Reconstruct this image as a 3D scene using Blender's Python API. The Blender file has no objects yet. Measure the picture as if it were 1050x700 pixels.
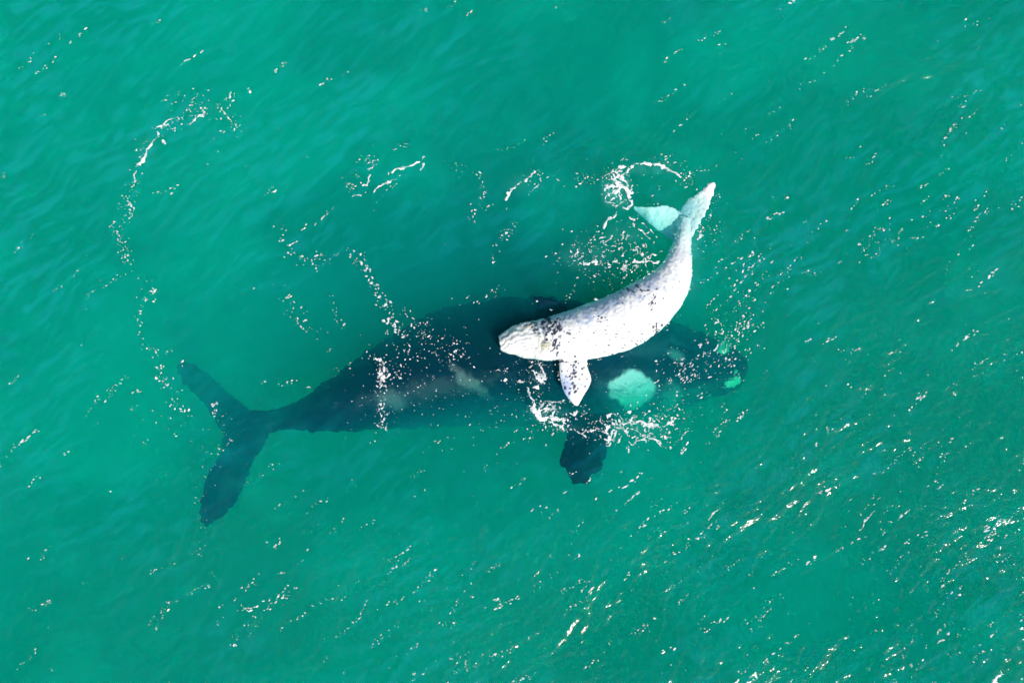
import bpy, bmesh, math, random
import numpy as np
from mathutils import Vector, noise as mnoise

# ------------------------------------------------------------------ camera, sky, sun, exposure
sc = bpy.context.scene
HC = 30.0                       # drone height above the sea, metres
MPP = 0.024                     # metres of sea surface per photo pixel
cam = bpy.data.objects.new('camera', bpy.data.cameras.new('camera'))
sc.collection.objects.link(cam)
cam.location = (0, 0, HC)
cam.data.lens = 36 * HC / (1050 * MPP)
cam.data.clip_end = 2000
sc.camera = cam

SUN_EL, SUN_AZ = math.radians(46), math.radians(-52)
world = bpy.data.worlds.new('World')
sc.world = world
world.use_nodes = True
wn = world.node_tree
sky = wn.nodes.new('ShaderNodeTexSky')
sky.sky_type = 'NISHITA'
sky.sun_disc = False
sky.sun_elevation = SUN_EL
sky.sun_rotation = math.radians(90) - SUN_AZ
wn.links.new(sky.outputs[0], wn.nodes['Background'].inputs[0])
wn.nodes['Background'].inputs[1].default_value = 0.1
lamp = bpy.data.lights.new('sun', 'SUN')
lamp.energy = 4.9
lamp.angle = math.radians(0.5)
lamp.color = (1.0, 0.96, 0.90)
sun = bpy.data.objects.new('sun', lamp)
sc.collection.objects.link(sun)
sdir = Vector((math.cos(SUN_EL) * math.cos(SUN_AZ), math.cos(SUN_EL) * math.sin(SUN_AZ), math.sin(SUN_EL)))
sun.rotation_euler = sdir.to_track_quat('Z', 'Y').to_euler()
sc.view_settings.view_transform = 'Standard'
sc.view_settings.look = 'None'
sc.view_settings.exposure = 0.0
sc.cycles.volume_bounces = 7
sc.cycles.max_bounces = 9
sc.cycles.transparent_max_bounces = 16
sc.cycles.use_denoising = True
sc.cycles.sample_clamp_indirect = 4.0

rng = np.random.default_rng(11)
random.seed(5)

# ------------------------------------------------------------------ helpers
def link(o, parent=None):
    sc.collection.objects.link(o)
    if parent is not None:
        o.parent = parent
        o.matrix_parent_inverse = parent.matrix_world.inverted()
    return o

def tag(o, label=None, cat=None, kind=None, group=None):
    if label: o['label'] = label
    if cat: o['category'] = cat
    if kind: o['kind'] = kind
    if group: o['group'] = group
    return o

def mesh_obj(name, verts, faces, mat, parent=None, smooth=True):
    me = bpy.data.meshes.new(name)
    verts = np.asarray(verts, dtype=np.float32)
    if isinstance(faces, np.ndarray):
        k = faces.shape[1]
        me.vertices.add(len(verts))
        me.vertices.foreach_set('co', verts.ravel())
        me.loops.add(faces.size)
        me.loops.foreach_set('vertex_index', faces.ravel().astype(np.int32))
        me.polygons.add(len(faces))
        me.polygons.foreach_set('loop_start', np.arange(0, faces.size, k, dtype=np.int32))
        me.update(calc_edges=True)
        me.validate()
    else:
        me.from_pydata([tuple(map(float, v)) for v in verts], [], faces)
    if smooth:
        me.polygons.foreach_set('use_smooth', [True] * len(me.polygons))
    me.materials.append(mat)
    return link(bpy.data.objects.new(name, me), parent)

def P(px, py, z=0.0):
    """Photo pixel at height z -> world point."""
    k = (HC - z) / HC
    return np.array([(px - 525) * MPP * k, (350 - py) * MPP * k, z])

def unproject(co):
    k = HC / (HC - co[:, 2])
    return co[:, 0] * k / MPP + 525, 350 - co[:, 1] * k / MPP

class Noise2:
    """Smooth lattice noise in numpy, about -1..1."""
    def __init__(self, seed):
        self.t = np.random.default_rng(seed).uniform(-1, 1, (256, 256)).astype(np.float32)
    def __call__(self, x, y):
        x = np.asarray(x, np.float32); y = np.asarray(y, np.float32)
        ix = np.floor(x).astype(np.int64); iy = np.floor(y).astype(np.int64)
        fx = x - ix; fy = y - iy
        fx = fx * fx * fx * (fx * (6 * fx - 15) + 10); fy = fy * fy * fy * (fy * (6 * fy - 15) + 10)
        a = self.t[ix & 255, iy & 255]; b = self.t[(ix + 1) & 255, iy & 255]
        c = self.t[ix & 255, (iy + 1) & 255]; d = self.t[(ix + 1) & 255, (iy + 1) & 255]
        return (a * (1 - fx) + b * fx) * (1 - fy) + (c * (1 - fx) + d * fx) * fy
    def fbm(self, x, y, n=3, g=0.5):
        s = 0; a = 1.0; tot = 0
        for i in range(n):
            s = s + a * self(x * 2 ** i + 17.3 * i, y * 2 ** i + 5.7 * i); tot += a; a *= g
        return s / tot

def sstep(a, b, x):
    t = np.clip((x - a) / (b - a), 0, 1); return t * t * (3 - 2 * t)

def new_mat(name):
    m = bpy.data.materials.new(name)
    m.use_nodes = True
    return m, m.node_tree.nodes, m.node_tree.links

# ------------------------------------------------------------------ materials
def water_volume_mat(name, scat, absr, aniso=0.2, forward=0.0):
    m, n, L = new_mat(name)
    n.clear()
    out = n.new('ShaderNodeOutputMaterial'); add = n.new('ShaderNodeAddShader')
    v = n.new('ShaderNodeVolumeScatter'); b = n.new('ShaderNodeVolumeAbsorption')
    mx = max(scat); v.inputs['Color'].default_value = (*[x / mx for x in scat], 1)
    v.inputs['Density'].default_value = mx; v.inputs['Anisotropy'].default_value = aniso
    ma = max(absr) * 1.0001
    b.inputs['Color'].default_value = (*[1 - x / ma for x in absr], 1)
    b.inputs['Density'].default_value = ma
    L.new(v.outputs[0], add.inputs[0]); L.new(b.outputs[0], add.inputs[1]); last = add
    if forward:             # large particles: they blur what lies below by bending light only a little
        w = n.new('ShaderNodeVolumeScatter'); w.inputs['Color'].default_value = (.02, .85, 1, 1)
        w.inputs['Density'].default_value = forward; w.inputs['Anisotropy'].default_value = .94
        last = n.new('ShaderNodeAddShader'); L.new(add.outputs[0], last.inputs[0]); L.new(w.outputs[0], last.inputs[1])
    L.new(last.outputs[0], out.inputs['Volume'])
    return m

def whale_mat(name, rough, bump, scale, spec=.4):
    m, n, L = new_mat(name)
    p = n['Principled BSDF']
    at = n.new('ShaderNodeVertexColor'); at.layer_name = 'pigment'
    tc = n.new('ShaderNodeTexCoord')
    nz = n.new('ShaderNodeTexNoise'); nz.inputs['Scale'].default_value = scale; nz.inputs['Detail'].default_value = 6
    mul = n.new('ShaderNodeMix'); mul.data_type = 'RGBA'; mul.blend_type = 'MULTIPLY'; mul.inputs[0].default_value = 1
    rp = n.new('ShaderNodeValToRGB')
    rp.color_ramp.elements[0].position = 0.3; rp.color_ramp.elements[0].color = (.92, .925, .94, 1)
    rp.color_ramp.elements[1].position = 0.62; rp.color_ramp.elements[1].color = (1, 1, 1, 1)
    bp = n.new('ShaderNodeBump'); bp.inputs['Strength'].default_value = bump; bp.inputs['Distance'].default_value = 0.02
    L.new(tc.outputs['Object'], nz.inputs['Vector']); L.new(nz.outputs['Fac'], rp.inputs[0])
    L.new(at.outputs[0], mul.inputs[6]); L.new(rp.outputs[0], mul.inputs[7]); L.new(mul.outputs[2], p.inputs['Base Color'])
    L.new(nz.outputs['Fac'], bp.inputs['Height']); L.new(bp.outputs[0], p.inputs['Normal'])
    p.inputs['Roughness'].default_value = rough
    p.inputs['Specular IOR Level'].default_value = spec
    return m

def plain_mat(name, col, rough=0.6, spec=0.5):
    m, n, L = new_mat(name)
    p = n['Principled BSDF']
    tc = n.new('ShaderNodeTexCoord'); nz = n.new('ShaderNodeTexNoise'); nz.inputs['Scale'].default_value = 14
    rp = n.new('ShaderNodeValToRGB')
    rp.color_ramp.elements[0].position = .3; rp.color_ramp.elements[0].color = (*[c * .78 for c in col], 1)
    rp.color_ramp.elements[1].position = .7; rp.color_ramp.elements[1].color = (*col, 1)
    L.new(tc.outputs['Object'], nz.inputs['Vector']); L.new(nz.outputs['Fac'], rp.inputs[0]); L.new(rp.outputs[0], p.inputs['Base Color'])
    p.inputs['Roughness'].default_value = rough
    p.inputs['Specular IOR Level'].default_value = spec
    return m

def foam_mat():
    m, n, L = new_mat('foam')
    p = n['Principled BSDF']
    p.inputs['Base Color'].default_value = (.92, .91, .90, 1); p.inputs['Roughness'].default_value = .7
    tc = n.new('ShaderNodeTexCoord'); nz = n.new('ShaderNodeTexNoise'); nz.inputs['Scale'].default_value = 9; nz.inputs['Detail'].default_value = 5
    mr = n.new('ShaderNodeMapRange'); mr.inputs[1].default_value = .36; mr.inputs[2].default_value = .58; mr.inputs[3].default_value = .35; mr.inputs[4].default_value = 1
    L.new(tc.outputs['Object'], nz.inputs['Vector']); L.new(nz.outputs['Fac'], mr.inputs[0]); L.new(mr.outputs[0], p.inputs['Alpha'])
    return m

M_water = water_volume_mat('turbid_green_water', (.0006, .076, .120), (.90, .040, .115), -.28, .22)
M_calf = whale_mat('calf_skin', .45, .25, 9)
M_mother = whale_mat('mother_skin', .6, .3, 3, .04)
M_foam = foam_mat()
M_callus = plain_mat('callosity', (.62, .60, .46), .9)
M_callus_m = plain_mat('mother_callosity', (.75, .75, .62), .9)
M_eye = plain_mat('eye', (.02, .02, .02), .15)

def ripple_mat():
    m, n, L = new_mat('water_ripple')
    n.clear()
    out = n.new('ShaderNodeOutputMaterial'); mix = n.new('ShaderNodeMixShader')
    tr = n.new('ShaderNodeBsdfTransparent'); gl = n.new('ShaderNodeBsdfGlossy'); lw = n.new('ShaderNodeLayerWeight')
    lw.inputs['Blend'].default_value = 0.5
    pw = n.new('ShaderNodeMath'); pw.operation = 'POWER'; pw.inputs[1].default_value = 4.0      # Schlick's curve, the same from above and below
    fr = n.new('ShaderNodeMath'); fr.operation = 'MULTIPLY_ADD'; fr.inputs[1].default_value = 0.9; fr.inputs[2].default_value = 0.022
    L.new(lw.outputs['Facing'], pw.inputs[0]); L.new(pw.outputs[0], fr.inputs[0])
    gl.inputs['Roughness'].default_value = 0.055
    tc = n.new('ShaderNodeTexCoord'); nz = n.new('ShaderNodeTexNoise'); nz.inputs['Scale'].default_value = 22; nz.inputs['Detail'].default_value = 2
    bp = n.new('ShaderNodeBump'); bp.inputs['Strength'].default_value = 1.0; bp.inputs['Distance'].default_value = .006
    L.new(tc.outputs['Object'], nz.inputs['Vector']); L.new(nz.outputs['Fac'], bp.inputs['Height']); L.new(bp.outputs[0], gl.inputs['Normal'])
    L.new(fr.outputs[0], mix.inputs[0]); L.new(tr.outputs[0], mix.inputs[1]); L.new(gl.outputs[0], mix.inputs[2])
    L.new(mix.outputs[0], out.inputs['Surface'])
    return m
M_ripple = ripple_mat()

def deep_mat():
    m, n, L = new_mat('deep_water_sheet')
    p = n['Principled BSDF']
    tc = n.new('ShaderNodeTexCoord'); nz = n.new('ShaderNodeTexNoise'); nz.inputs['Scale'].default_value = .25; nz.inputs['Detail'].default_value = 4
    rp = n.new('ShaderNodeValToRGB')
    rp.color_ramp.elements[0].position = .35; rp.color_ramp.elements[0].color = (.01, .03, .03, 1)
    rp.color_ramp.elements[1].position = .65; rp.color_ramp.elements[1].color = (.03, .13, .10, 1)
    L.new(tc.outputs['Object'], nz.inputs['Vector']); L.new(nz.outputs['Fac'], rp.inputs[0]); L.new(rp.outputs[0], p.inputs['Base Color'])
    p.inputs['Roughness'].default_value = .9
    return m

# ------------------------------------------------------------------ the sea
def swell(x, y):
    return 0.025 * np.sin(0.9 * x - 1.1 * y + .6 * np.sin(.5 * y)) + 0.02 * np.sin(1.7 * x - .6 * y + 1.3)

def build_sea():
    g = np.concatenate([[-400, -200, -100, -50, -25], np.arange(-16, 16.01, .4), [25, 50, 100, 200, 400]])
    n = len(g)
    X, Y = np.meshgrid(g, g, indexing='ij')
    Z = np.where((abs(X) < 17) & (abs(Y) < 17), swell(X, Y) - .02, -.02)
    v = np.stack([X.ravel(), Y.ravel(), Z.ravel()], 1).tolist()
    f = [(i * n + j, (i + 1) * n + j, (i + 1) * n + j + 1, i * n + j + 1) for i in range(n - 1) for j in range(n - 1)]
    b = len(v)
    v += [(-400, -400, -14), (400, -400, -14), (400, 400, -14), (-400, 400, -14)]
    f.append((b, b + 3, b + 2, b + 1))
    e00 = [i * n for i in range(n)]; e01 = [i * n + n - 1 for i in range(n)]
    f.append(tuple([b, b + 1] + e00[::-1]))                                  # y = -400
    f.append(tuple([b + 3] + e01 + [b + 2]))                                 # y = +400
    f.append(tuple([b] + [j for j in range(n)] + [b + 3]))                   # x = -400
    f.append(tuple([b + 1, b + 2] + [(n - 1) * n + j for j in range(n)][::-1]))
    o = mesh_obj('sea_water', v, f, M_water, smooth=False)
    bm = bmesh.new(); bm.from_mesh(o.data); bmesh.ops.recalc_face_normals(bm, faces=bm.faces); bm.to_mesh(o.data); bm.free()
    tag(o, 'turbid emerald green sea water filling the whole view', kind='structure')
    s = mesh_obj('deep_water_sheet', [(-395, -395, -13), (395, -395, -13), (395, 395, -13), (-395, 395, -13)], [(0, 1, 2, 3)], deep_mat(), smooth=False)  # opaque mottled floor sheet standing in for the deep water
    tag(s, 'dark mottled floor sheet standing in for deep water beneath the whales', kind='structure')
build_sea()

def cloud_layer(name, label, mat, thick, ztop, st=.12, x=(-17, 17), y=(-12, 12)):
    """A drifting cloud in the water: a closed body of smoothly varying thickness hanging below ztop, empty where it thins to nothing."""
    xs = np.arange(x[0], x[1], st); ys = np.arange(y[0], y[1], st)
    X, Y = np.meshgrid(xs, ys, indexing='ij'); T = thick(X, Y)
    k = T > .002; q4 = k[:-1, :-1] | k[1:, :-1] | k[1:, 1:] | k[:-1, 1:]
    ny = len(ys); I, J = np.nonzero(q4)
    T = np.maximum(T, 0.0)
    q = np.stack([I * ny + J, (I + 1) * ny + J, (I + 1) * ny + J + 1, I * ny + J + 1], 1)
    used, inv = np.unique(q, return_inverse=True); inv = inv.reshape(q.shape); n = len(used)
    xy = np.stack([X.ravel()[used], Y.ravel()[used]], 1); t = T.ravel()[used]
    V = np.vstack([np.c_[xy, np.full(n, ztop) + .15 * t], np.c_[xy, ztop - .85 * t - .001]])
    # walls round the rim
    e = np.vstack([inv[:, [0, 1]], inv[:, [1, 2]], inv[:, [2, 3]], inv[:, [3, 0]]])
    key = e[:, 0] * n + e[:, 1]; rkey = e[:, 1] * n + e[:, 0]
    rim = e[~np.isin(key, rkey)]
    F = np.vstack([inv, inv[:, ::-1] + n, np.stack([rim[:, 1], rim[:, 0], rim[:, 0] + n, rim[:, 1] + n], 1)])
    o = mesh_obj(name, V, F, mat, smooth=False)
    return tag(o, label, kind='stuff')

def slick_at(X, Y, a=330, b=190):
    px = X / MPP + 525; py = 350 - Y / MPP
    return np.exp(-(((px - 430) / a) ** 2 + ((py - 350) / b) ** 2) ** 1.5)

def silt_thickness(X, Y):
    a, b, c = Noise2(51), Noise2(52), Noise2(53)
    px = X / MPP + 525; py = 350 - Y / MPP
    wx = X + .8 * b(X / 1.9, Y / 1.9); wy = Y + .8 * c(X / 1.9, Y / 1.9)
    t = 1.0 * (a.fbm(wx / 3.6, wy / 2.6, 4, .55)) + .12
    t += .42 * np.maximum(0, b.fbm((wx * .8 + wy * .6) / .9, (-wx * .6 + wy * .8) / .3, 3))
    for cx, cy, r, h in ((560, 208, 48, .6), (430, 190, 42, .5), (388, 172, 30, .4), (750, 55, 70, .4), (560, 20, 60, .35), (820, 150, 60, .25)):
        d = np.hypot(px - cx, py - cy) / r + .16 * b(X / .7, Y / .7)
        t += h * (1 - sstep(.35, 1.05, d)) - h * .55 * np.exp(-((d - 1.12) / .13) ** 2)
    body = np.exp(-(((px - 490) / 265) ** 2 + ((py - 342) / 112) ** 2) ** 2)  # silt thinned over the adult and above her, shaping a darker shadow
    return t * (1 - .93 * body)

def bubble_thickness(X, Y):
    px = X / MPP + 525; py = 350 - Y / MPP
    t = np.zeros_like(X)
    nz = .6 + .8 * Noise2(57).fbm(px / 9, py / 9, 3)
    for cx, cy, rx, ry, h in ((562, 424, 30, 12, .22), (632, 195, 20, 26, .40), (552, 385, 10, 22, .12), (600, 262, 34, 22, .16), (655, 440, 44, 10, .10),
                              (668, 172, 40, 9, .18), (712, 255, 12, 60, .16), 
                              (150, 155, 14, 24, .06), (215, 112, 40, 14, .04), (532, 188, 20, 14, .07), (640, 240, 26, 16, .12), (584, 438, 24, 6, .1)):
        t += h * np.clip(1 - ((px - cx) / rx) ** 2 - ((py - cy) / ry) ** 2, 0, 1) ** 2
    return t * np.clip(nz, .1, 2)

cloud_layer('silt', 'pale green clouds of drifting silt in the water', water_volume_mat('silt', (.0, .22, .11), (.05, .015, .04), -.2), silt_thickness, -.30)
cloud_layer('bubbles', 'pale turquoise clouds of fine bubbles under the foam', water_volume_mat('bubbles', (.35, 1.15, 1.1), (.10, .01, .01), 0), bubble_thickness, -.06, .06, (-11, 7), (-4, 7))

def crest_thickness(X, Y):  # bluish sky reflection on wavelets, built as thin scattering streaks
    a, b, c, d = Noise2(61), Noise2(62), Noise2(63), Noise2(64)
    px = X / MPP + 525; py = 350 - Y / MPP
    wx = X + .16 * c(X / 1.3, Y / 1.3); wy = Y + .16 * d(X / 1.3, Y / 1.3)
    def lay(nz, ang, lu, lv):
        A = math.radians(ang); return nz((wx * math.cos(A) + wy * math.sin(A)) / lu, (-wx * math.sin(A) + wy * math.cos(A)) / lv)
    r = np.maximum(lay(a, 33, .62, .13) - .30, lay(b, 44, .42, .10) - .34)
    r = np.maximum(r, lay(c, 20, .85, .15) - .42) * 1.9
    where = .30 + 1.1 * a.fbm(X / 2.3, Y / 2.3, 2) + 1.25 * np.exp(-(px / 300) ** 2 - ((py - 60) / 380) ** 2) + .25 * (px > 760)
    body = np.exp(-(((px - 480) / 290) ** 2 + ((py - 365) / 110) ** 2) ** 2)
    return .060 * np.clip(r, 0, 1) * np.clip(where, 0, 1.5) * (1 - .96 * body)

cloud_layer('painted_sky_streaks', 'faint bluish streaks of sky reflection, built as scattering water, along small wave crests', water_volume_mat('painted_sky', (.10, 1.3, 2.4), (.02, .02, .01), 0), crest_thickness, -.05, .042, (-13.6, 13.6), (-9.4, 9.4))

# ------------------------------------------------------------------ ripples: the wind-steepened facets of the surface
def build_ripples():
    st = 0.032
    xs = np.arange(-14.5, 14.5, st, dtype=np.float32); ys = np.arange(-10.2, 10.2, st, dtype=np.float32)
    X, Y = np.meshgrid(xs, ys, indexing='ij')
    n1, n2, n3, n4 = Noise2(1), Noise2(2), Noise2(3), Noise2(4)
    wx = X + .5 * n4(X * .35, Y * .35); wy = Y + .5 * n4(X * .35 + 40, Y * .35 + 9)
    def layer(nz, ang, lu, lv):
        c, s = math.cos(ang), math.sin(ang)
        return nz((wx * c + wy * s) / lu, (-wx * s + wy * c) / lv)
    a = math.radians(38)
    h = .036 * layer(n1, a, 2.2, .75) + .020 * (1 - 2 * abs(layer(n2, a + .25, 1.3, .40))) \
        + .0165 * layer(n3, a + .5, .42, .17) + .0150 * layer(n1, a - .1, .24, .095) + .0078 * n2(X * 13, Y * 13)
    # slick round the whales, livelier towards the lower right and the upper left
    px = X / MPP + 525; py = 350 - Y / MPP
    slick = np.exp(-(((px - 430) / 330) ** 2 + ((py - 330) / 190) ** 2) ** 1.5)
    patch = .75 + .5 * Noise2(8)(X * .3, Y * .3)
    h = h * patch * (1 - .75 * slick) * (.52 + .12 * sstep(450, 950, px + .4 * py - 150))
    gx, gy = np.gradient(h, st)
    slope = np.sqrt(gx ** 2 + gy ** 2)
    Z = h + swell(X, Y) + .03
    keepv = slope > .095
    k = keepv[:-1, :-1] | keepv[1:, :-1] | keepv[1:, 1:] | keepv[:-1, 1:]
    ny = len(ys)
    I, J = np.nonzero(k)
    q = np.stack([I * ny + J, (I + 1) * ny + J, (I + 1) * ny + J + 1, I * ny + J + 1], 1)
    used, inv = np.unique(q, return_inverse=True)
    V = np.stack([X.ravel()[used], Y.ravel()[used], Z.ravel()[used]], 1)
    print('ripple faces', len(q), 'share', k.mean(), 'rms slope', slope.std())
    o = mesh_obj('ripples', V, inv.reshape(q.shape), M_ripple)
    tag(o, 'small wind ripples glinting on the green sea surface', kind='stuff')
build_ripples()

# ------------------------------------------------------------------ whale building tools
def spline(pts, n):
    """Catmull-Rom resample of rows of numbers."""
    p = np.asarray(pts, float)
    p = np.vstack([2 * p[0] - p[1], p, 2 * p[-1] - p[-2]])
    out = []
    m = len(p) - 3
    for t in np.linspace(0, m - 1e-6, n):
        i = int(t); f = t - i
        a, b, c, d = p[i:i + 4]
        out.append(.5 * (2 * b + (c - a) * f + (2 * a - 5 * b + 4 * c - d) * f * f + (3 * b - a - 3 * c + d) * f ** 3))
    return np.array(out)

def loft(bm, stations, n=70, seg=40, roll=0.0):
    """stations: (px, py, half width px, centre z, half height m)."""
    s = spline(stations, n)
    C = np.array([P(r[0], r[1], r[3]) for r in s])
    T = np.gradient(C, axis=0)
    rings = []
    for i in range(n):
        t = T[i].copy(); t[2] = 0; t /= np.linalg.norm(t)
        side = np.array([-t[1], t[0], 0])
        hw = max(s[i][2], 1) * MPP * (HC - s[i][3]) / HC; hh = max(s[i][4], .02)
        ring = []
        for k in range(seg):
            a = 2 * math.pi * k / seg
            ca, sa = math.cos(a), math.sin(a)
            u = hw * math.copysign(abs(ca) ** .9, ca)
            ring.append(bm.verts.new(C[i] + side * u + np.array([0, 0, hh * math.copysign(abs(sa) ** .9, sa) - roll * max(u, 0) ** 2 * min(1, hw / 1.2)])))
        rings.append(ring)
    for i in range(n - 1):
        for k in range(seg):
            bm.faces.new((rings[i][k], rings[i + 1][k], rings[i + 1][(k + 1) % seg], rings[i][(k + 1) % seg]))
    for ring, e in ((rings[0], -1), (rings[-1], 1)):
        c = bm.verts.new(sum((v.co for v in ring), Vector()) / seg + Vector(T[0 if e < 0 else -1]) * e * .8)
        for k in range(seg):
            bm.faces.new((ring[k], ring[(k + 1) % seg], c))

def blade(bm, stations, n=40, seg=20):
    """stations: (x1, y1, z1, x2, y2, z2, thickness m): the two edges of a fin and its thickness."""
    s = spline(stations, n)
    rings = []
    for r in s:
        A = P(r[0], r[1], r[2]); B = P(r[3], r[4], r[5])
        ring = []
        for k in range(seg):
            a = 2 * math.pi * k / seg
            u = .5 - .5 * math.cos(a)
            th = r[6] * math.sin(a) * (1.15 - .45 * u)
            ring.append(bm.verts.new(A * (1 - u) + B * u + np.array([0, 0, .5 * th])))
        rings.append(ring)
    for i in range(n - 1):
        for k in range(seg):
            bm.faces.new((rings[i][k], rings[i + 1][k], rings[i + 1][(k + 1) % seg], rings[i][(k + 1) % seg]))
    for ring in (rings[0], rings[-1]):
        bm.faces.new(ring)

def fuse(name, bm, voxel, smooth_it, mat, parent):
    bmesh.ops.recalc_face_normals(bm, faces=bm.faces)
    me = bpy.data.meshes.new(name); bm.to_mesh(me); bm.free()
    o = bpy.data.objects.new(name, me); sc.collection.objects.link(o)
    r = o.modifiers.new('r', 'REMESH'); r.mode = 'VOXEL'; r.voxel_size = voxel
    s = o.modifiers.new('s', 'SMOOTH'); s.iterations = smooth_it; s.factor = .5
    dg = bpy.context.evaluated_depsgraph_get()
    m2 = bpy.data.meshes.new_from_object(o.evaluated_get(dg))
    o.modifiers.clear(); o.data = m2; m2.name = name
    m2.materials.clear(); m2.materials.append(mat)
    m2.polygons.foreach_set('use_smooth', [True] * len(m2.polygons))
    if parent is not None:
        o.parent = parent; o.matrix_parent_inverse = parent.matrix_world.inverted()
    return o

def coords(me):
    c = np.empty(len(me.vertices) * 3, np.float32); me.vertices.foreach_get('co', c); return c.reshape(-1, 3)

def normals(me):
    c = np.empty(len(me.vertices) * 3, np.float32); me.vertex_normals.foreach_get('vector', c); return c.reshape(-1, 3)

def set_co(me, c):
    me.vertices.foreach_set('co', c.astype(np.float32).ravel()); me.update()

def paint(me, col):
    a = me.color_attributes.new('pigment', 'FLOAT_COLOR', 'POINT')
    c = np.ones((len(me.vertices), 4), np.float32); c[:, :3] = np.clip(col, 0, 1)
    a.data.foreach_set('color', c.ravel())

def seg_dist(x, y, pts):
    """Distance in pixels of points to a polyline, and how far along (0..1)."""
    best = np.full(np.shape(x), 1e9, np.float32); along = np.zeros(np.shape(x), np.float32)
    pts = np.asarray(pts, float); m = len(pts) - 1
    for i in range(m):
        a, b = pts[i], pts[i + 1]; d = b - a; l2 = max(d @ d, 1e-9)
        t = np.clip(((x - a[0]) * d[0] + (y - a[1]) * d[1]) / l2, 0, 1)
        q = np.hypot(x - a[0] - t * d[0], y - a[1] - t * d[1])
        w = q < best
        best = np.where(w, q, best); along = np.where(w, (i + t) / m, along)
    return best, along

def mixc(base, col, f):
    return base * (1 - f[:, None]) + np.asarray(col, np.float32) * f[:, None]


def on_top(o, px, py):
    """Point of the body's upper side above a spot: position, from its own vertices."""
    c = coords(o.data); x, y = unproject(c)
    d = np.hypot(x - px, y - py)
    near = np.nonzero(d < 3.5)[0]
    if len(near) == 0: near = np.argsort(d)[:6]
    return Vector(c[near[np.argmax(c[near, 2])]].tolist())

def lump(name, body, spots, mat, parent, height):
    """Rough raised callosity: an irregular knobbly plate of skin lying on the body."""
    px, py, rx, ry, rot = spots
    bm = bmesh.new()
    bmesh.ops.create_icosphere(bm, subdivisions=4, radius=1)
    c = on_top(body, px, py)
    R = math.radians(rot)
    for v in bm.verts:
        d = v.co.normalized()
        k = 1 + .5 * mnoise.noise(d * 1.7 + Vector((px, py, 0))) + 0.32 * mnoise.noise(d * 4.0 + Vector((py, 0, px)))
        x = d.x * rx * MPP * k; y = d.y * ry * MPP * k
        v.co = Vector((x * math.cos(R) - y * math.sin(R), x * math.sin(R) + y * math.cos(R), d.z * height * (k + .35 * mnoise.noise(d * 9)))) + c
    me = bpy.data.meshes.new(name); bm.to_mesh(me); bm.free()
    # lay it over the skin: follow the body's height under each vertex
    bc = coords(body.data); bx, by = bc[:, 0], bc[:, 1]
    sel = (np.hypot(bx - c.x, by - c.y) < max(rx, ry) * MPP * 2.2) & (bc[:, 2] > c.z - .5)
    lc = bc[sel]
    cc = coords(me)
    for i in range(len(cc)):
        d2 = (lc[:, 0] - cc[i, 0]) ** 2 + (lc[:, 1] - cc[i, 1]) ** 2
        w = np.exp(-d2 / .004) + 1e-12
        w = w * np.exp((lc[:, 2] - c.z) * 8)
        cc[i, 2] += (w * lc[:, 2]).sum() / w.sum() - c.z
    set_co(me, cc)
    me.polygons.foreach_set('use_smooth', [True] * len(me.polygons))
    me.materials.append(mat)
    return link(bpy.data.objects.new(name, me), parent)

def empty(name, loc):
    e = bpy.data.objects.new(name, None); e.location = loc; sc.collection.objects.link(e)
    bpy.context.view_layer.update()
    return e

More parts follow.
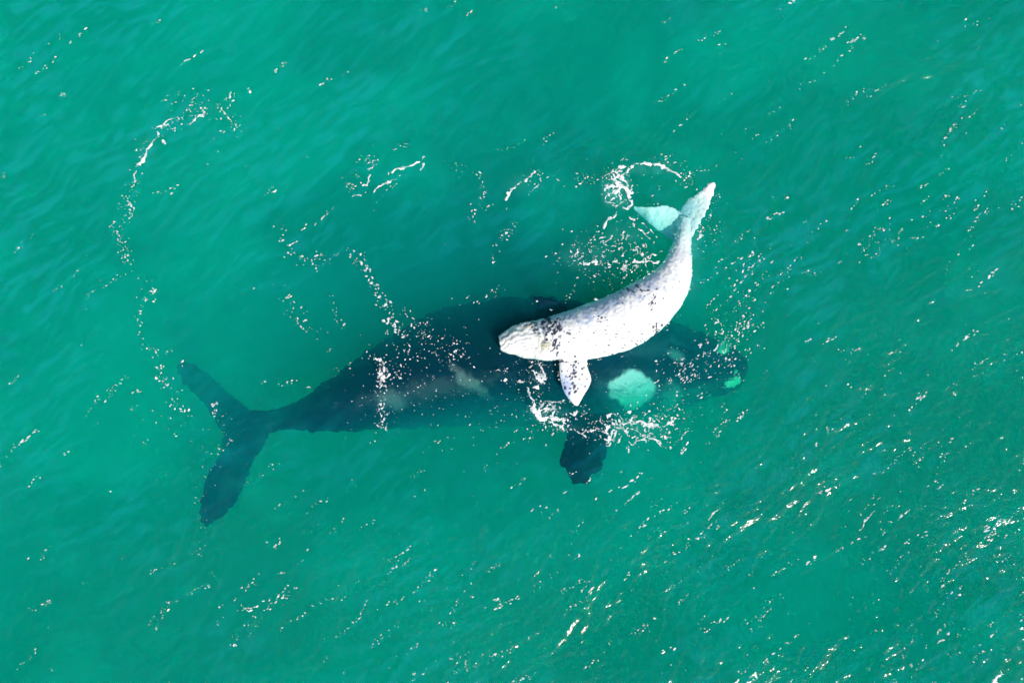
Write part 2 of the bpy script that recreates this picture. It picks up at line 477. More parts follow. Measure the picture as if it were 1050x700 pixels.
# ------------------------------------------------------------------ mother whale
def build_mother():
    root = empty('adult_whale', tuple(P(520, 387, -3.2)))
    tag(root, 'huge dark adult whale submerged under the white calf, tail flukes to the left', 'whale')
    bm = bmesh.new()
    loft(bm, [(765, 377, 9, -2.4, .30), (757, 377.5, 18, -2.5, .55), (740, 379, 27, -2.55, .85), (710, 378, 40, -2.5, 1.15),
              (670, 378, 54, -2.3, 1.4), (620, 377, 64, -2.1, 1.6), (570, 376, 70, -2.0, 1.7), (520, 377, 71, -1.98, 1.68),
              (470, 381, 67, -1.9, 1.55), (420, 393, 54, -1.72, 1.3), (380, 404, 40, -1.45, .98), (345, 415.5, 28.5, -1.25, .72),
              (315, 424.5, 18.5, -1.3, .50), (290, 429, 12.5, -1.4, .34), (262, 433, 11, -1.45, .2), (246, 436, 7, -1.45, .1)], n=120, seg=56, roll=1.25)
    zf = -1.45
    blade(bm, [(288, 420, zf, 248, 452, zf, .35), (267, 421, zf, 229, 446, zf, .28), (251, 415, zf, 220, 431, zf, .20),
               (232, 399, zf - .05, 207, 413, zf - .05, .16), (213, 382, zf - .15, 191, 397, zf - .15, .12),
               (196, 371, zf - .3, 182, 385, zf - .3, .09), (184, 370, zf - .4, 179, 377, zf - .4, .05)])
    blade(bm, [(288, 436, zf, 246, 420, zf, .35), (279, 443, zf, 228, 446, zf, .28), (267, 462, zf, 226, 465, zf, .22),
               (257, 481, zf, 216, 479, zf, .18), (248, 506, zf - .05, 207, 500, zf - .05, .14),
               (235, 525, zf - .1, 203, 522, zf - .1, .1), (220, 536, zf - .15, 205, 535, zf - .15, .07), (213, 541, zf - .18, 207, 540, zf - .18, .05)])
    blade(bm, [(572, 425, -1.6, 630, 422, -1.6, .5), (581, 444, -1.0, 627, 444, -1.0, .32), (576, 460, -.75, 624, 460, -.75, .22),
               (573.5, 470, -.62, 621, 471, -.62, .18), (578, 481, -.55, 617, 482, -.55, .15), (584, 491, -.5, 609, 490, -.5, .12),
               (588, 499, -.5, 601, 497, -.5, .07)])
    blade(bm, [(545, 350, -1.6, 602, 345, -1.6, .5), (548, 330, -1.0, 594, 322, -1.0, .3), (549.5, 318, -.45, 586, 313, -.45, .2),
               (549, 309, -.30, 572, 308.5, -.30, .14), (546, 302, -.26, 555, 303.5, -.26, .08)])
    o = fuse('body', bm, .04, 6, M_mother, root)
    me = o.data
    c = coords(me); nrm = normals(me)
    px, py = unproject(c)
    na, nb = Noise2(21), Noise2(22)
    # loose skin folds, and edges wobbled in the mesh to imitate refraction
    c[:, 0] += .045 * na(px / 8, py / 4.5) * (np.abs(nrm[:, 2]) < .8) + .02 * nb(px / 2.2, py / 2.2)
    c[:, 1] += .045 * nb(px / 8, py / 4.5) * (np.abs(nrm[:, 2]) < .8) + .02 * na(px / 2.2 + 50, py / 2.2)
    flip = (py > 452) & (px > 560) & (px < 635)
    c[:, 1] += flip * .06 * na(px / 4.5 + 9, py / 14); c[:, 0] += flip * .05 * nb(px / 15, py / 4.5)
    # mouth line at the head end: a curved groove
    for pts in ([(766, 380), (745, 372), (715, 360), (690, 350)], [(764, 384), (742, 400), (712, 410), (690, 412)]):
        d, _ = seg_dist(px, py, pts)
        g = np.exp(-(d / 3.0) ** 2) * (nrm[:, 2] > .1)
        c -= nrm * (.10 * g)[:, None]
    set_co(me, c)
    col = np.tile(np.array([.001, .010, .028], np.float32), (len(c), 1))
    col *= (1 + .5 * na.fbm(px / 25, py / 18))[:, None]
    up = nrm[:, 2] > .15
    def patch(cx, cy, rx, ry, ang, tone, amt, soft=.18, wob=.28, fine=.12):
        nonlocal col
        A = math.radians(ang); u = (px - cx) * math.cos(A) + (py - cy) * math.sin(A); v = -(px - cx) * math.sin(A) + (py - cy) * math.cos(A)
        r = (np.abs(u / rx) ** 1.5 + np.abs(v / ry) ** 1.5) ** (1 / 1.5) + wob * na.fbm(px / 8 + cx, py / 8, 3) + fine * nb(px / 2.5, py / 2.5)
        col = mixc(col, tone, amt * (1 - sstep(1 - soft, 1 + soft, r)) * up)
    W = (.80, .82, .78)
    patch(648, 399, 24, 20, 0, W, .80, .10, .10, .03)
    patch(650, 405, 36, 24, 10, (.2, .25, .3), .25, .5)
    patch(694, 364, 9, 5, 25, W, .22, .5)
    patch(688, 408, 10, 14, 25, W, .20, .5, .5)
    patch(670, 356, 26, 9, -15, (.2, .25, .3), .18, .6)
    patch(482, 391, 20, 7, 40, W, .13, .6, .7)
    patch(402, 411, 14, 10, 20, W, .08, .7, .7)
    patch(712, 402, 26, 6, -25, W, .08, .7, .6)
    patch(612, 350, 12, 8, 0, W, .12, .7, .6)
    patch(440, 400, 60, 10, -10, W, .04, .9, .8)
    paint(me, col)
    lump('callosity', o, (751, 394, 9.5, 6.5, 20), M_callus_m, root, .14)
    lump('callosity', o, (744, 355, 8.5, 6.0, 25), M_callus_m, root, .09)
    lump('callosity', o, (756, 378, 2.6, 2.2, 25), M_callus_m, root, .07)
    lump('callosity', o, (727, 408, 2.4, 1.6, 25), M_callus_m, root, .06)
    return root
build_mother()

# ------------------------------------------------------------------ calf
def build_calf():
    root = empty('whale_calf', tuple(P(605, 340, -.9)))
    tag(root, 'white speckled whale calf curled at the surface beside its dark mother', 'whale')
    bm = bmesh.new()
    loft(bm, [(512.5, 352, 7.5, -.10, .16), (519, 351, 11.5, -.12, .24), (529, 349.5, 15.5, -.14, .30), (540, 349, 18.6, -.17, .36),
              (552, 348.5, 20.6, -.20, .41), (565, 347.5, 22.5, -.23, .46), (580, 345, 25, -.25, .51), (600, 341, 27.6, -.27, .55),
              (620, 335.5, 29.3, -.28, .57), (640, 327.5, 29.6, -.28, .56), (659, 316.5, 28.3, -.27, .52), (677, 301.5, 24.6, -.25, .45),
              (689.5, 285, 19.6, -.24, .38), (696, 268, 13.8, -.23, .31), (699, 254, 10.3, -.27, .25), (701, 242, 8.2, -.30, .21),
              (702.5, 231, 7.0, -.32, .15), (703.5, 223, 5.5, -.32, .08)], n=130, seg=64)
    # the fluke lobe that breaks the surface
    blade(bm, [(694, 238, -.30, 710, 243, -.24, .16), (694, 226, -.40, 715, 233, -.20, .12), (697, 214, -.44, 721.5, 222, -.16, .10),
               (707, 203.5, -.30, 727, 211, -.08, .08), (716.5, 197.5, -.08, 731.5, 199, .02, .07), (725.5, 190, .0, 733.5, 191, .04, .06),
               (731, 186, .03, 733.5, 186.5, .04, .04)])
    # the lobe under water
    blade(bm, [(698, 248, -.50, 702, 222, -.30, .16), (691, 248, -.62, 696, 216, -.34, .13), (680, 241, -.66, 684, 210.5, -.36, .11),
               (667, 230, -.62, 667, 212, -.42, .08), (655, 219.5, -.75, 655, 211.5, -.50, .06), (649.5, 214, -.62, 650, 211, -.56, .04)])
    # flipper
    blade(bm, [(574, 356, -.05, 606, 356, -.05, .24), (573.5, 374, -.02, 602, 373, .03, .18), (574, 386, -.03, 605.5, 385, .04, .15),
               (576, 396, -.02, 606, 393, .05, .13), (580, 404.5, -.01, 600.5, 402, .05, .12), (585, 411.5, .0, 595.5, 411, .05, .10),
               (589, 416, .02, 592.5, 416, .04, .06)])
    o = fuse('body', bm, .0145, 5, M_calf, root)
    me = o.data
    c = coords(me); nrm = normals(me); px, py = unproject(c)
    na, nb = Noise2(31), Noise2(32)
    up = nrm[:, 2] > .05
    W = np.array([.90, .89, .865], np.float32)
    col = np.tile(W, (len(c), 1))
    disp = np.zeros(len(c), np.float32)
    # head: cream with long grey lip and jaw creases
    head = 1 - sstep(552, 572, px + .3 * (py - 348))
    col = mixc(col, (.74, .76, .66), .8 * head * (.6 + .4 * na(px / 7, py / 4)))
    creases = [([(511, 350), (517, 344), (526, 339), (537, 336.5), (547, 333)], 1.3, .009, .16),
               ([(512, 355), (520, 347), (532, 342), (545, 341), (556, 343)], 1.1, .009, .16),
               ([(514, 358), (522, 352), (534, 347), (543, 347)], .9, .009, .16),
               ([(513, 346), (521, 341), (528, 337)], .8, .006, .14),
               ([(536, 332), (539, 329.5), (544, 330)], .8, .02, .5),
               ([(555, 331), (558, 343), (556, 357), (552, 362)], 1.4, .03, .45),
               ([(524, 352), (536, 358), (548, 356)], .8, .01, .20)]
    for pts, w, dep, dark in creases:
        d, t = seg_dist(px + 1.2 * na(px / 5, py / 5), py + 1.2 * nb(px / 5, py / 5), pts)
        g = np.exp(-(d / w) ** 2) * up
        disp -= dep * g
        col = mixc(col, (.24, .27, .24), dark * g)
        disp += dep * .7 * np.exp(-((d - 2.4 * w) / w) ** 2) * up
    # raised lip end
    d = np.hypot((px - 541) / 8, (py - 334) / 3.5); disp += .05 * np.exp(-d ** 2)
    # folds of loose skin where the body bends, long strain lines towards the tail
    d, t = seg_dist(px, py, [(600, 366), (651, 358), (684, 333), (700, 312), (708, 280)])
    disp += .014 * np.sin(d * 1.1 + 2 * na(px / 12, py / 12)) * np.exp(-(d / 9) ** 2) * up
    fold, _ = seg_dist(px, py, [(665, 300), (680, 318)])
    disp += .012 * na(px / 6, py / 18) + .006 * nb(px / 2.5, py / 2.5)
    # ragged rear edge of the raised fluke and the stock
    edge = (np.abs(nrm[:, 2]) < .75) & (py < 262) & (px > 686)
    c[:, 0] += edge * .03 * na(px / 2.2, py / 2.2); c[:, 1] += edge * .025 * nb(px / 2, py / 2)
    # blue shade painted with grey brindling down the flank turned from the sun
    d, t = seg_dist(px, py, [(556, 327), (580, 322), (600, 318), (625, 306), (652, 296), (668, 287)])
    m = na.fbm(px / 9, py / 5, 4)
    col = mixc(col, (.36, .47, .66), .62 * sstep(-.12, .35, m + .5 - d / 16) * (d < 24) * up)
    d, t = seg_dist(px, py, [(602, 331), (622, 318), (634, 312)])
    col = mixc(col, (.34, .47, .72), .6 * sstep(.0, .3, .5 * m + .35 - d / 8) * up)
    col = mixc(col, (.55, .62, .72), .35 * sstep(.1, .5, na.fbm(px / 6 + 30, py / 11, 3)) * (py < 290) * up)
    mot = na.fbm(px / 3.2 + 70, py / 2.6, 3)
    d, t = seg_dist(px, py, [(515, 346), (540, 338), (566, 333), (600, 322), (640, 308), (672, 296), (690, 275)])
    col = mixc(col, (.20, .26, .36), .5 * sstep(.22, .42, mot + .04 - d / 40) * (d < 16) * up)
    col = mixc(col, (.45, .49, .50), .35 * sstep(.10, .40, nb.fbm(px / 4, py / 6, 3)) * head * up)
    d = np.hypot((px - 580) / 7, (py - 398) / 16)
    col = mixc(col, (.42, .54, .86), .8 * (1 - sstep(.5, 1.15, d + .25 * m)) * up)  # blue shade painted on the flipper side turned from the sun
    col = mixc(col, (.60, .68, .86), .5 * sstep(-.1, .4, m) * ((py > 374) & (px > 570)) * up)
    d = np.hypot((px - 703) / 9, (py - 214) / 12)
    col = mixc(col, (.45, .68, .80), .5 * (1 - sstep(.4, 1.2, d + .3 * m)) * up)
    d, t = seg_dist(px, py, [(650, 216), (667, 228), (680, 239), (692, 246)])
    col = mixc(col, (.40, .62, .80), .35 * (1 - sstep(3, 9, d + 2 * m)) * (px < 697) * (py < 248) * up)  # deeper, shaded edge of the submerged lobe painted blue
    # dark freckles
    R = random.Random(3)
    specks = []
    def spray(n, cx, cy, sx, sy, r0, r1, ang=0, el=1.6):
        for _ in range(n):
            specks.append((R.gauss(cx, sx), R.gauss(cy, sy), R.uniform(r0, r1), ang + R.uniform(-25, 25), el * R.uniform(.8, 1.3)))
    spray(32, 564, 331, 5, 6, .6, 1.6, 40)
    spray(38, 565, 344, 5, 8, .5, 1.4, 60)
    spray(18, 571, 353, 2.5, 6, .6, 1.3, 70)
    spray(14, 548, 336, 5, 3, .6, 1.3, 20)
    spray(20, 590, 338, 18, 12, .4, .8, -15, 2.0)
    spray(18, 625, 338, 18, 13, .4, .8, -15, 2.2)
    spray(16, 650, 348, 12, 5, .5, .9, -30, 2)
    spray(26, 652, 297, 9, 3, .5, 1.0, -25, 2)
    spray(20, 668, 308, 7, 10, .4, .9, 50, 1.8)
    spray(18, 674, 337, 2.5, 5, .6, 1.2, 60, 1.5)
    spray(5, 688, 300, 6, 10, .4, .8, 70)
    spray(40, 588, 385, 6, 9, .5, 1.5, 60, 1.2)
    for x, y, r in ((588.5, 382.5, 2.0), (590, 386, 1.5), (588.7, 397, 1.6), (585, 398, 1.1), (597, 378, 1.3), (590.7, 376.5, 1.1), (600, 396, 1.0),
                    (584, 342, 1.6), (582, 341, 1.0), (617, 325.7, 1.4), (614, 324, 1.0), (609, 341, 1.0), (556.5, 331, 2.2), (557, 336, 1.8)):
        specks.append((x, y, r, 20, 1.15))
    spray(20, 572, 370.5, 12, 1.0, .5, 1.1, 0, 1.6)
    for (sx, sy, r, an, el) in specks:
        w = np.nonzero((np.abs(px - sx) < 5) & (np.abs(py - sy) < 5) & up)[0]
        if not len(w): continue
        A = math.radians(an); u = (px[w] - sx) * math.cos(A) - (py[w] - sy) * math.sin(A); v = (px[w] - sx) * math.sin(A) + (py[w] - sy) * math.cos(A)
        f = np.zeros(len(px), np.float32); f[w] = 1 - sstep(.65, 1.15, np.hypot(u / (r * el), v / r) + .2 * na(px[w] * 1.3, py[w] * 1.3))
        col = mixc(col, (.020, .030, .060), .93 * f)
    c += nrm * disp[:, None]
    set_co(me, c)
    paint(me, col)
    lump('callosity', o, (562.5, 356, 5.2, 4.2, 0), M_callus, root, .035)
    lump('callosity', o, (540, 331.5, 4.0, 1.8, 20), M_callus, root, .03)
    lump('callosity', o, (517, 343.5, 3.4, 1.6, 35), M_callus, root, .025)
    return root
build_calf()

# ------------------------------------------------------------------ foam
RES = 2                         # cells per photo pixel
na, nb, nc = Noise2(41), Noise2(42), Noise2(43)

def fleck(V, F, x, y, r, ang, el, z0):
    """One raised irregular white fleck for foam and for painted sun glints; x, y, r in photo pixels."""
    n = 7; b = len(V)
    A = math.radians(ang); ca, sa = math.cos(A), math.sin(A)
    wx, wy = (x - 525) * MPP, (350 - y) * MPP
    z = z0 + float(swell(wx, wy))
    for k in range(n):
        t = 2 * math.pi * k / n; q = r * random.uniform(.45, 1.3)
        u, v = math.cos(t) * q * el, math.sin(t) * q
        V.append((wx + (u * ca - v * sa) * MPP, wy + (u * sa + v * ca) * MPP, z))
    V.append((wx, wy, z + .35 * r * MPP))
    for k in range(n):
        F.append((b + k, b + (k + 1) % n, b + n))

def foam_object(name, label, strokes, flecks, lace=()):
    V, F = [], []
    allp = [p for s in strokes for p in s[0]] + [(l[0] + dx * l[2], l[1] + dy * l[3]) for l in lace for dx in (-1.5, 1.5) for dy in (-1.5, 1.5)]
    if allp:
        a = np.array(allp); x0, y0 = a.min(0) - 14; x1, y1 = a.max(0) + 14
        nx, ny = int((x1 - x0) * RES), int((y1 - y0) * RES)
        X, Y = np.meshgrid(x0 + np.arange(nx) / RES, y0 + np.arange(ny) / RES, indexing='ij')
        wx = X + 2.6 * na(X / 7, Y / 7) + 1.0 * nb(X / 2.3, Y / 2.3); wy = Y + 2.6 * nb(X / 7 + 30, Y / 7) + 1.0 * na(X / 2.3 + 11, Y / 2.3)
        fld = np.full(X.shape, -1.0, np.float32)
        grain = nc.fbm(X / 2.6, Y / 2.6, 3)
        for pts, w, brk in strokes:
            d, t = seg_dist(wx, wy, pts)
            prof = w * (.35 + .65 * np.sin(np.pi * np.clip(t, .04, .96))) * (1 + .55 * nb(t * 9 + w, X * 0 + w * 7))
            fld = np.maximum(fld, (prof - d) / max(w, 1.2) - brk * (.35 + grain))
        ridge = 1 - np.abs(na.fbm(X / 9 + 1.2 * nc(X / 12, Y / 12), Y / 7.5 + 1.2 * nc(X / 12 + 7, Y / 12), 2)) * 5.5
        ridge2 = 1 - np.abs(nb.fbm(X / 5 + 1.2 * na(X / 9, Y / 9), Y / 5 + 1.2 * na(X / 9 + 7, Y / 9), 2)) * 4.5
        for cx, cy, rx, ry, ang, amt in lace:
            A = math.radians(ang); u = (wx - cx) * math.cos(A) + (wy - cy) * math.sin(A); v = -(wx - cx) * math.sin(A) + (wy - cy) * math.cos(A)
            e = 1 - np.hypot(u / rx, v / ry)
            fld = np.maximum(fld, np.where(e > 0, np.maximum(ridge, ridge2 - .12) - .72 + np.minimum(e, .6) * .55 + amt + grain * .55, -1))
        k = fld > 0
        I, J = np.nonzero(k[:-1, :-1] & k[1:, :-1] & k[1:, 1:] & k[:-1, 1:])
        if len(I):
            q = np.stack([I * ny + J, I * ny + J + 1, (I + 1) * ny + J + 1, (I + 1) * ny + J], 1)
            used, inv = np.unique(q, return_inverse=True)
            WX = (X.ravel()[used] - 525) * MPP; WY = (350 - Y.ravel()[used]) * MPP
            Z = .05 + swell(WX, WY) + .03 * np.clip(fld.ravel()[used], 0, 1) + .015 * grain.ravel()[used]
            V = np.stack([WX, WY, Z], 1).tolist()
            for r in inv.reshape(q.shape).tolist():
                F.append((r[0], r[1], r[2])); F.append((r[0], r[2], r[3]))
    for f in flecks:
        if f[2] < 1.6 and random.random() < .22: continue
        fleck(V, F, f[0], f[1], f[2] * .68, f[3], f[4] * 1.3, .055)
    o = mesh_obj(name, np.array(V), np.array(F, dtype=np.int64), M_foam)
    return tag(o, label, kind='stuff')

def chain(pts, n, spread, r0, r1, el=1.2):
    p = spline(pts, 200)
    out = []
    for _ in range(n):
        a = p[random.randrange(200)]
        out.append((a[0] + random.gauss(0, spread), a[1] + random.gauss(0, spread), r0 + (r1 - r0) * random.random() ** 3, random.uniform(0, 180), el * random.uniform(.8, 1.4)))
    return out

def cloud(n, cx, cy, sx, sy, r0, r1, ang=None, el=1.3):
    return [(random.gauss(cx, sx), random.gauss(cy, sy), r0 + (r1 - r0) * random.random() ** 3,
             random.uniform(0, 180) if ang is None else random.gauss(ang, 20), el * random.uniform(.8, 1.5)) for _ in range(n)]

# arc of foam left by the tail, upper left
foam_object('foam', 'broken arc of white foam in the upper left of the sea', [
    ([(239, 94), (237, 101), (230, 107)], 1.0, .3), ([(223, 115), (229, 113), (237, 121), (239, 130)], .9, .6),
    ([(214, 113), (206, 118), (196, 126)], 1.2, .3), ([(183, 118), (171, 127), (161, 135)], 1.1, .25),
    ([(163, 137), (155, 152), (146, 166), (137, 174)], 2.0, .3), ([(166, 143), (169, 148)], 1.6, .3),
    ([(139, 177), (142, 186), (137, 193)], 1.0, .5), ([(131, 203), (137, 216), (134, 227)], 1.0, .5),
    ([(190, 133), (181, 134), (174, 132)], .8, .8)],
    chain([(246, 137), (238, 118), (212, 118), (180, 126), (160, 140), (140, 176), (136, 200), (128, 225), (120, 236), (126, 250), (131, 268)], 210, 4.5, .35, 1.1)
    + cloud(60, 195, 108, 16, 7, .3, 1.0, 30, 1.8))
foam_object('foam', 'thin streaks of white foam left of the pale green upwelling near the top centre', [
    ([(383, 159), (372, 167)], .9, .5), ([(389, 169), (376, 176)], 1.1, .3), ([(381, 181), (373, 193)], 1.1, .5),
    ([(397, 179), (411, 173), (428, 167), (439, 162)], 1.6, .35), ([(432, 166), (433, 175)], 1.3, .5),
    ([(382, 202), (389, 191), (397, 186), (411, 181)], 1.2, .3), ([(360, 205), (367, 201), (375, 197)], 1.1, .4), ([(399, 199), (400, 193)], .8, .4),
    ([(501, 197), (495, 200), (493, 205)], .9, .3), ([(277, 198), (284, 193), (285, 186)], 1.0, .5)],
    chain([(461, 167), (470, 173), (487, 178), (495, 190), (493, 205), (487, 220), (484, 232)], 60, 3.0, .3, 1.2)
    + chain([(383, 155), (368, 175), (358, 200)], 40, 5, .3, 1.0))
foam_object('foam', 'curved white foam streak beside the round slick above the adult whale', [
    ([(518, 205), (524, 195), (532, 187)], 2.3, .3), ([(530, 189), (543, 181), (553, 174)], 1.3, .35), ([(537, 205), (544, 198), (551, 190), (557, 182)], .9, .35),
    ([(567, 183), (573, 184)], .9, .4), ([(520, 209), (519, 218)], .9, .7)],
    chain([(529, 226), (524, 236), (515, 243), (509, 254), (507, 267)], 55, 3.0, .3, 1.1) + cloud(20, 545, 180, 10, 7, .3, .9, 40))
# splash by the calf's flukes
foam_object('foam', 'lacy swirl of white foam around the tail flukes of the calf', [
    ([(636, 187), (640, 178), (646, 171), (661, 167), (674, 169), (687, 175), (702, 181)], 1.9, .45),
    ([(618, 185), (624, 178), (630, 175), (638, 178)], 2.0, .7), ([(620, 189), (625, 196), (631, 201), (636, 195)], 1.8, .6),
    ([(632, 186), (643, 193), (647, 202), (647, 210), (640, 214)], 2.5, .5), ([(629, 178), (633, 188), (636, 200), (640, 210)], 2.0, .5),
    ([(631, 169), (639, 164), (648, 163)], .9, .7), ([(637, 209), (630, 219), (622, 228), (617, 241)], 1.1, .55),
    ([(641, 213), (649, 228), (656, 237), (664, 243), (671, 247), (670, 255)], 1.4, .55),
    ([(653, 234), (659, 229), (669, 236), (673, 244)], .9, .5), ([(657, 253), (660, 255)], 2.0, .1),
    ([(661, 268), (664, 263), (669, 259), (678, 260)], 1.2, .5), ([(661, 270), (671, 267), (683, 268)], 1.5, .4), ([(664, 271), (664, 280)], 1.0, .5),
    ([(611, 247), (622, 243), (630, 237), (641, 230)], 1.0, .8), ([(682, 165), (688, 158), (695, 151)], .7, .4), ([(663, 189), (668, 181), (673, 176)], .7, .4)],
    cloud(70, 632, 195, 14, 16, .3, 1.2) + cloud(50, 622, 248, 24, 10, .3, 1.2, 30) + cloud(55, 603, 266, 20, 12, .3, 1.3, 30)
    + cloud(60, 630, 280, 22, 10, .3, 1.2, 30) + cloud(30, 705, 185, 6, 6, .3, 1.2) + cloud(35, 690, 168, 20, 6, .3, 1.0) + cloud(40, 606, 183, 12, 4, .3, .9)
    + cloud(40, 728, 240, 10, 9, .3, .9), [(633, 192, 15, 22, 20, .28), (595, 264, 30, 14, 0, -.10), (640, 262, 30, 24, 0, -.10)])
# wake by the calf's flipper
foam_object('foam', 'white foam wake curling below the head and flipper of the calf', [
    ([(552, 370), (557, 377), (557, 384), (551, 395), (545, 404)], 1.5, .55), ([(546, 372), (545, 379), (542, 386)], 1.0, .6),
    ([(539, 392), (544, 405), (547, 416), (553, 425), (561, 431), (571, 436), (583, 441)], 2.8, .55),
    ([(560, 427), (568, 427), (576, 430), (583, 436)], 3.8, .55), ([(557, 412), (564, 412), (571, 412), (578, 409)], 1.1, .6),
    ([(557, 412), (554, 420), (560, 428)], 1.6, .6), ([(578, 409), (585, 415), (595, 417), (605, 415)], .8, .7), ([(581, 421), (589, 424), (598, 421)], 1.1, .6),
    ([(583, 437), (594, 442), (604, 446), (612, 449)], 1.5, .9), ([(526, 396), (534, 391), (539, 388)], .9, .4), ([(606, 376), (610, 386), (613, 391), (608, 395)], .6, .2), ([(600, 374), (606, 385), (611, 391)], .5, .3)],
    cloud(80, 560, 424, 16, 10, .3, 1.1) + cloud(70, 592, 440, 20, 7, .3, 1.1) + cloud(60, 552, 388, 8, 12, .3, 1.0) + cloud(40, 520, 400, 14, 20, .3, .9)
    + [(518.5, 389.5, 2.4, 0, 1.0)], [(562, 424, 26, 12, 30, .0), (552, 388, 9, 20, 0, -.15)])
foam_object('foam', 'lacy net of white foam over the adult whale between its flipper and pale patch', [
    ([(626, 423), (634, 428), (641, 434), (652, 436)], 1.5, .7), ([(650, 436), (660, 434), (670, 438), (682, 436), (690, 434), (694, 441)], 2.0, .75),
    ([(648, 455), (655, 452), (663, 449)], 1.3, .6), ([(608, 431), (616, 430), (622, 434)], 1.4, .8), ([(680, 448), (686, 448)], 1.3, .4),
    ([(617, 446), (623, 452), (630, 450)], 1.3, .7), ([(640, 455), (643, 462)], .8, .5)],
    cloud(110, 652, 437, 26, 9, .3, 1.3, 20) + cloud(50, 622, 440, 14, 10, .3, 1.2) + cloud(60, 676, 420, 14, 10, .3, 1.1), [(650, 440, 50, 20, 0, -.02)])
foam_object('foam', 'thin broken fringe of white foam along the waterline of the calf', [
    ([(600, 371), (612, 369), (622, 368)], .7, 1.0), ([(630, 366), (644, 362), (655, 358)], .6, 1.1), ([(676, 344), (688, 331), (696, 322)], .7, 1.0),
    ([(702, 312), (706, 300), (709, 286)], .6, 1.1), ([(713, 247), (718, 238), (726, 226), (731, 212)], 1.0, 1.0), ([(563, 373), (552, 371), (538, 370)], .8, .9),
    ([(600, 311), (612, 307), (626, 299)], .7, 1.0), ([(655, 289), (664, 283), (672, 276)], .8, .9), ([(570, 374), (571, 384), (572, 392)], .5, .9)],
    chain([(716, 246), (722, 234), (730, 215), (735, 196)], 34, 2.2, .3, .9) + chain([(688, 252), (692, 240), (690, 260)], 8, 2, .3, .7) + chain([(530, 368), (570, 375), (606, 373)], 30, 1.6, .3, .8))
# bubble trails over the adult whale
foam_object('foam', 'speckled trail of white foam bubbles crossing the back of the adult whale', [],
    chain([(356, 262), (374, 272), (380, 285), (389, 300), (397, 313), (401, 329), (410, 341), (415, 360), (413, 376), (400, 386), (392, 396)], 210, 3.6, .4, 1.9)
    + chain([(384, 363), (393, 379), (391, 392), (391, 410), (391, 430), (397, 442)], 130, 3.4, .4, 1.7) + cloud(18, 392, 384, 2, 6, 1.0, 2.2, 70, 1.8)
    + chain([(425, 329), (440, 347), (454, 360), (460, 376), (470, 360), (473, 346)], 80, 4.5, .35, 1.5) + cloud(150, 425, 365, 34, 24, .3, 1.0)
    + cloud(70, 380, 400, 22, 22, .3, .9) + cloud(120, 460, 400, 40, 30, .3, .9) + chain([(412, 318), (424, 330), (432, 342)], 30, 3, .4, 1.3)
    + chain([(360, 255), (340, 262), (320, 268)], 24, 6, .3, 1.2))
foam_object('foam', 'dotted trail of small white foam flecks running down to the left tail fluke of the adult', [
    ([(219, 417), (222, 412), (225, 416)], 1.4, .4)],
    chain([(118, 233), (125, 246), (132, 270)], 34, 1.8, .4, 1.3) + chain([(147, 285), (157, 301), (143, 313), (142, 333), (147, 351), (160, 360)], 50, 3, .35, 1.5)
    + chain([(160, 360), (162, 380), (170, 396), (178, 411), (192, 421)], 60, 3, .4, 1.5) + cloud(20, 221, 416, 3, 4, .6, 1.6) + cloud(26, 185, 430, 16, 14, .35, 1.1)
    + chain([(223, 430), (228, 445), (215, 470), (205, 500), (205, 530), (212, 560), (225, 585)], 60, 6, .35, .9)
    + chain([(288, 232), (292, 250), (300, 262), (318, 268), (330, 262)], 44, 3, .4, 1.4) + chain([(285, 295), (300, 315), (312, 335), (325, 340)], 44, 6, .35, 1.3)
    + chain([(338, 300), (345, 322), (352, 335)], 28, 2, .4, 1.2) + cloud(12, 155, 302, 3, 5, .6, 1.8))
foam_object('foam', 'scattered white foam specks around the snout of the adult whale', [
    ([(711, 369), (714, 367), (717, 369)], 1.4, .6), ([(741, 379), (746, 375), (751, 370)], .9, .3)],
    cloud(140, 712, 376, 22, 12, .35, 1.5, 50, 1.6) + cloud(90, 755, 345, 12, 22, .3, 1.5, 50, 1.5) + cloud(80, 765, 318, 12, 28, .3, 1.4, 50)
    + cloud(70, 772, 290, 16, 22, .3, 1.1, 40) + cloud(70, 740, 350, 12, 12, .3, 1.1) + cloud(50, 694, 400, 10, 14, .35, 1.2))

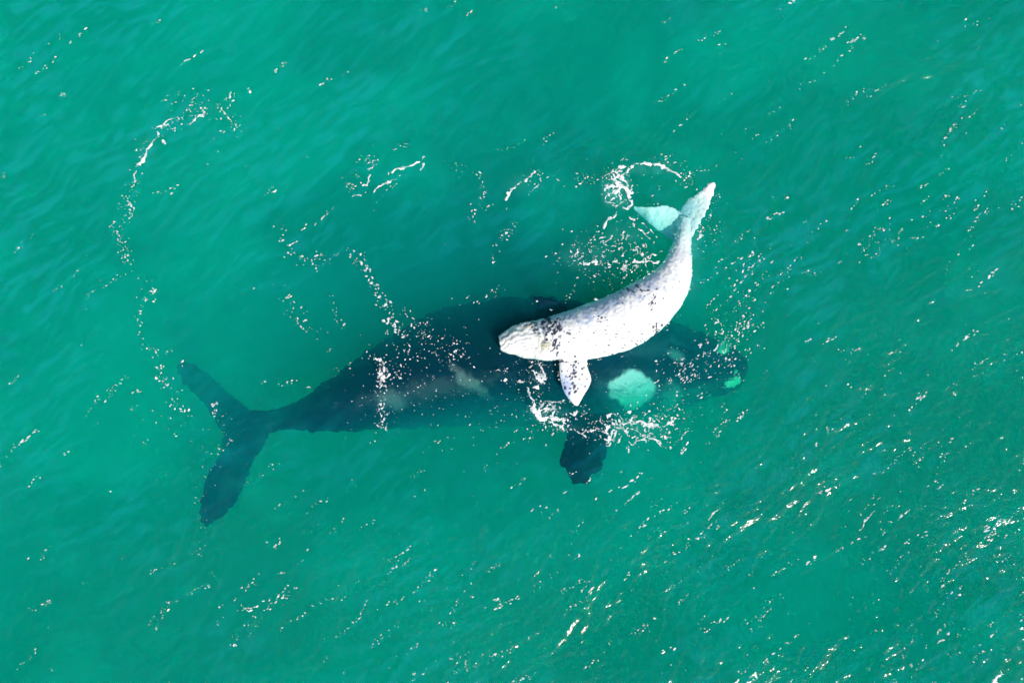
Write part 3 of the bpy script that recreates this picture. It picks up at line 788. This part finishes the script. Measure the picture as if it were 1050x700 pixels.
# foam and sun glints, both built as white flecks along crests, thicker lower right
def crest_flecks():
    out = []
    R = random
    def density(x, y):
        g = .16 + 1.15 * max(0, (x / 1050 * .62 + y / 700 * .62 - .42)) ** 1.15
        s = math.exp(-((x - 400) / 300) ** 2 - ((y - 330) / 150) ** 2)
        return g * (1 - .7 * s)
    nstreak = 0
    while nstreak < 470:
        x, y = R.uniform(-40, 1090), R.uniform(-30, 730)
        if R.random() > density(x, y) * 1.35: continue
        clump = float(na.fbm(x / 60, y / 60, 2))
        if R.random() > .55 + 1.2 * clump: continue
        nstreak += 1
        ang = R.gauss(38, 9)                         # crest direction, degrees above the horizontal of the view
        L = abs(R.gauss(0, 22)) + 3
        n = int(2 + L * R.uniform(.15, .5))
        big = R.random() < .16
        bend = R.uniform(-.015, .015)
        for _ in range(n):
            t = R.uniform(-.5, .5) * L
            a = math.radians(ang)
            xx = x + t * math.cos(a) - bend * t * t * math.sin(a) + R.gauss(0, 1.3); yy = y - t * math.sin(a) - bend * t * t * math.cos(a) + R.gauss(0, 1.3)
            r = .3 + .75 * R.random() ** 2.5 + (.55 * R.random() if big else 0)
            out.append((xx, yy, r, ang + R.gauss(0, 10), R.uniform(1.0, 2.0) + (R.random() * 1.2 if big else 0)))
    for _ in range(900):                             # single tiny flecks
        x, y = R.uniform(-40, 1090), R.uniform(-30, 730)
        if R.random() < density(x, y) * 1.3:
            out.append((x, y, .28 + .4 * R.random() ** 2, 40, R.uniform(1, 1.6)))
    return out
foam_object('foam', 'tiny white flecks of foam and painted sun glints strung along wave crests across the sea, thickest at lower right', [
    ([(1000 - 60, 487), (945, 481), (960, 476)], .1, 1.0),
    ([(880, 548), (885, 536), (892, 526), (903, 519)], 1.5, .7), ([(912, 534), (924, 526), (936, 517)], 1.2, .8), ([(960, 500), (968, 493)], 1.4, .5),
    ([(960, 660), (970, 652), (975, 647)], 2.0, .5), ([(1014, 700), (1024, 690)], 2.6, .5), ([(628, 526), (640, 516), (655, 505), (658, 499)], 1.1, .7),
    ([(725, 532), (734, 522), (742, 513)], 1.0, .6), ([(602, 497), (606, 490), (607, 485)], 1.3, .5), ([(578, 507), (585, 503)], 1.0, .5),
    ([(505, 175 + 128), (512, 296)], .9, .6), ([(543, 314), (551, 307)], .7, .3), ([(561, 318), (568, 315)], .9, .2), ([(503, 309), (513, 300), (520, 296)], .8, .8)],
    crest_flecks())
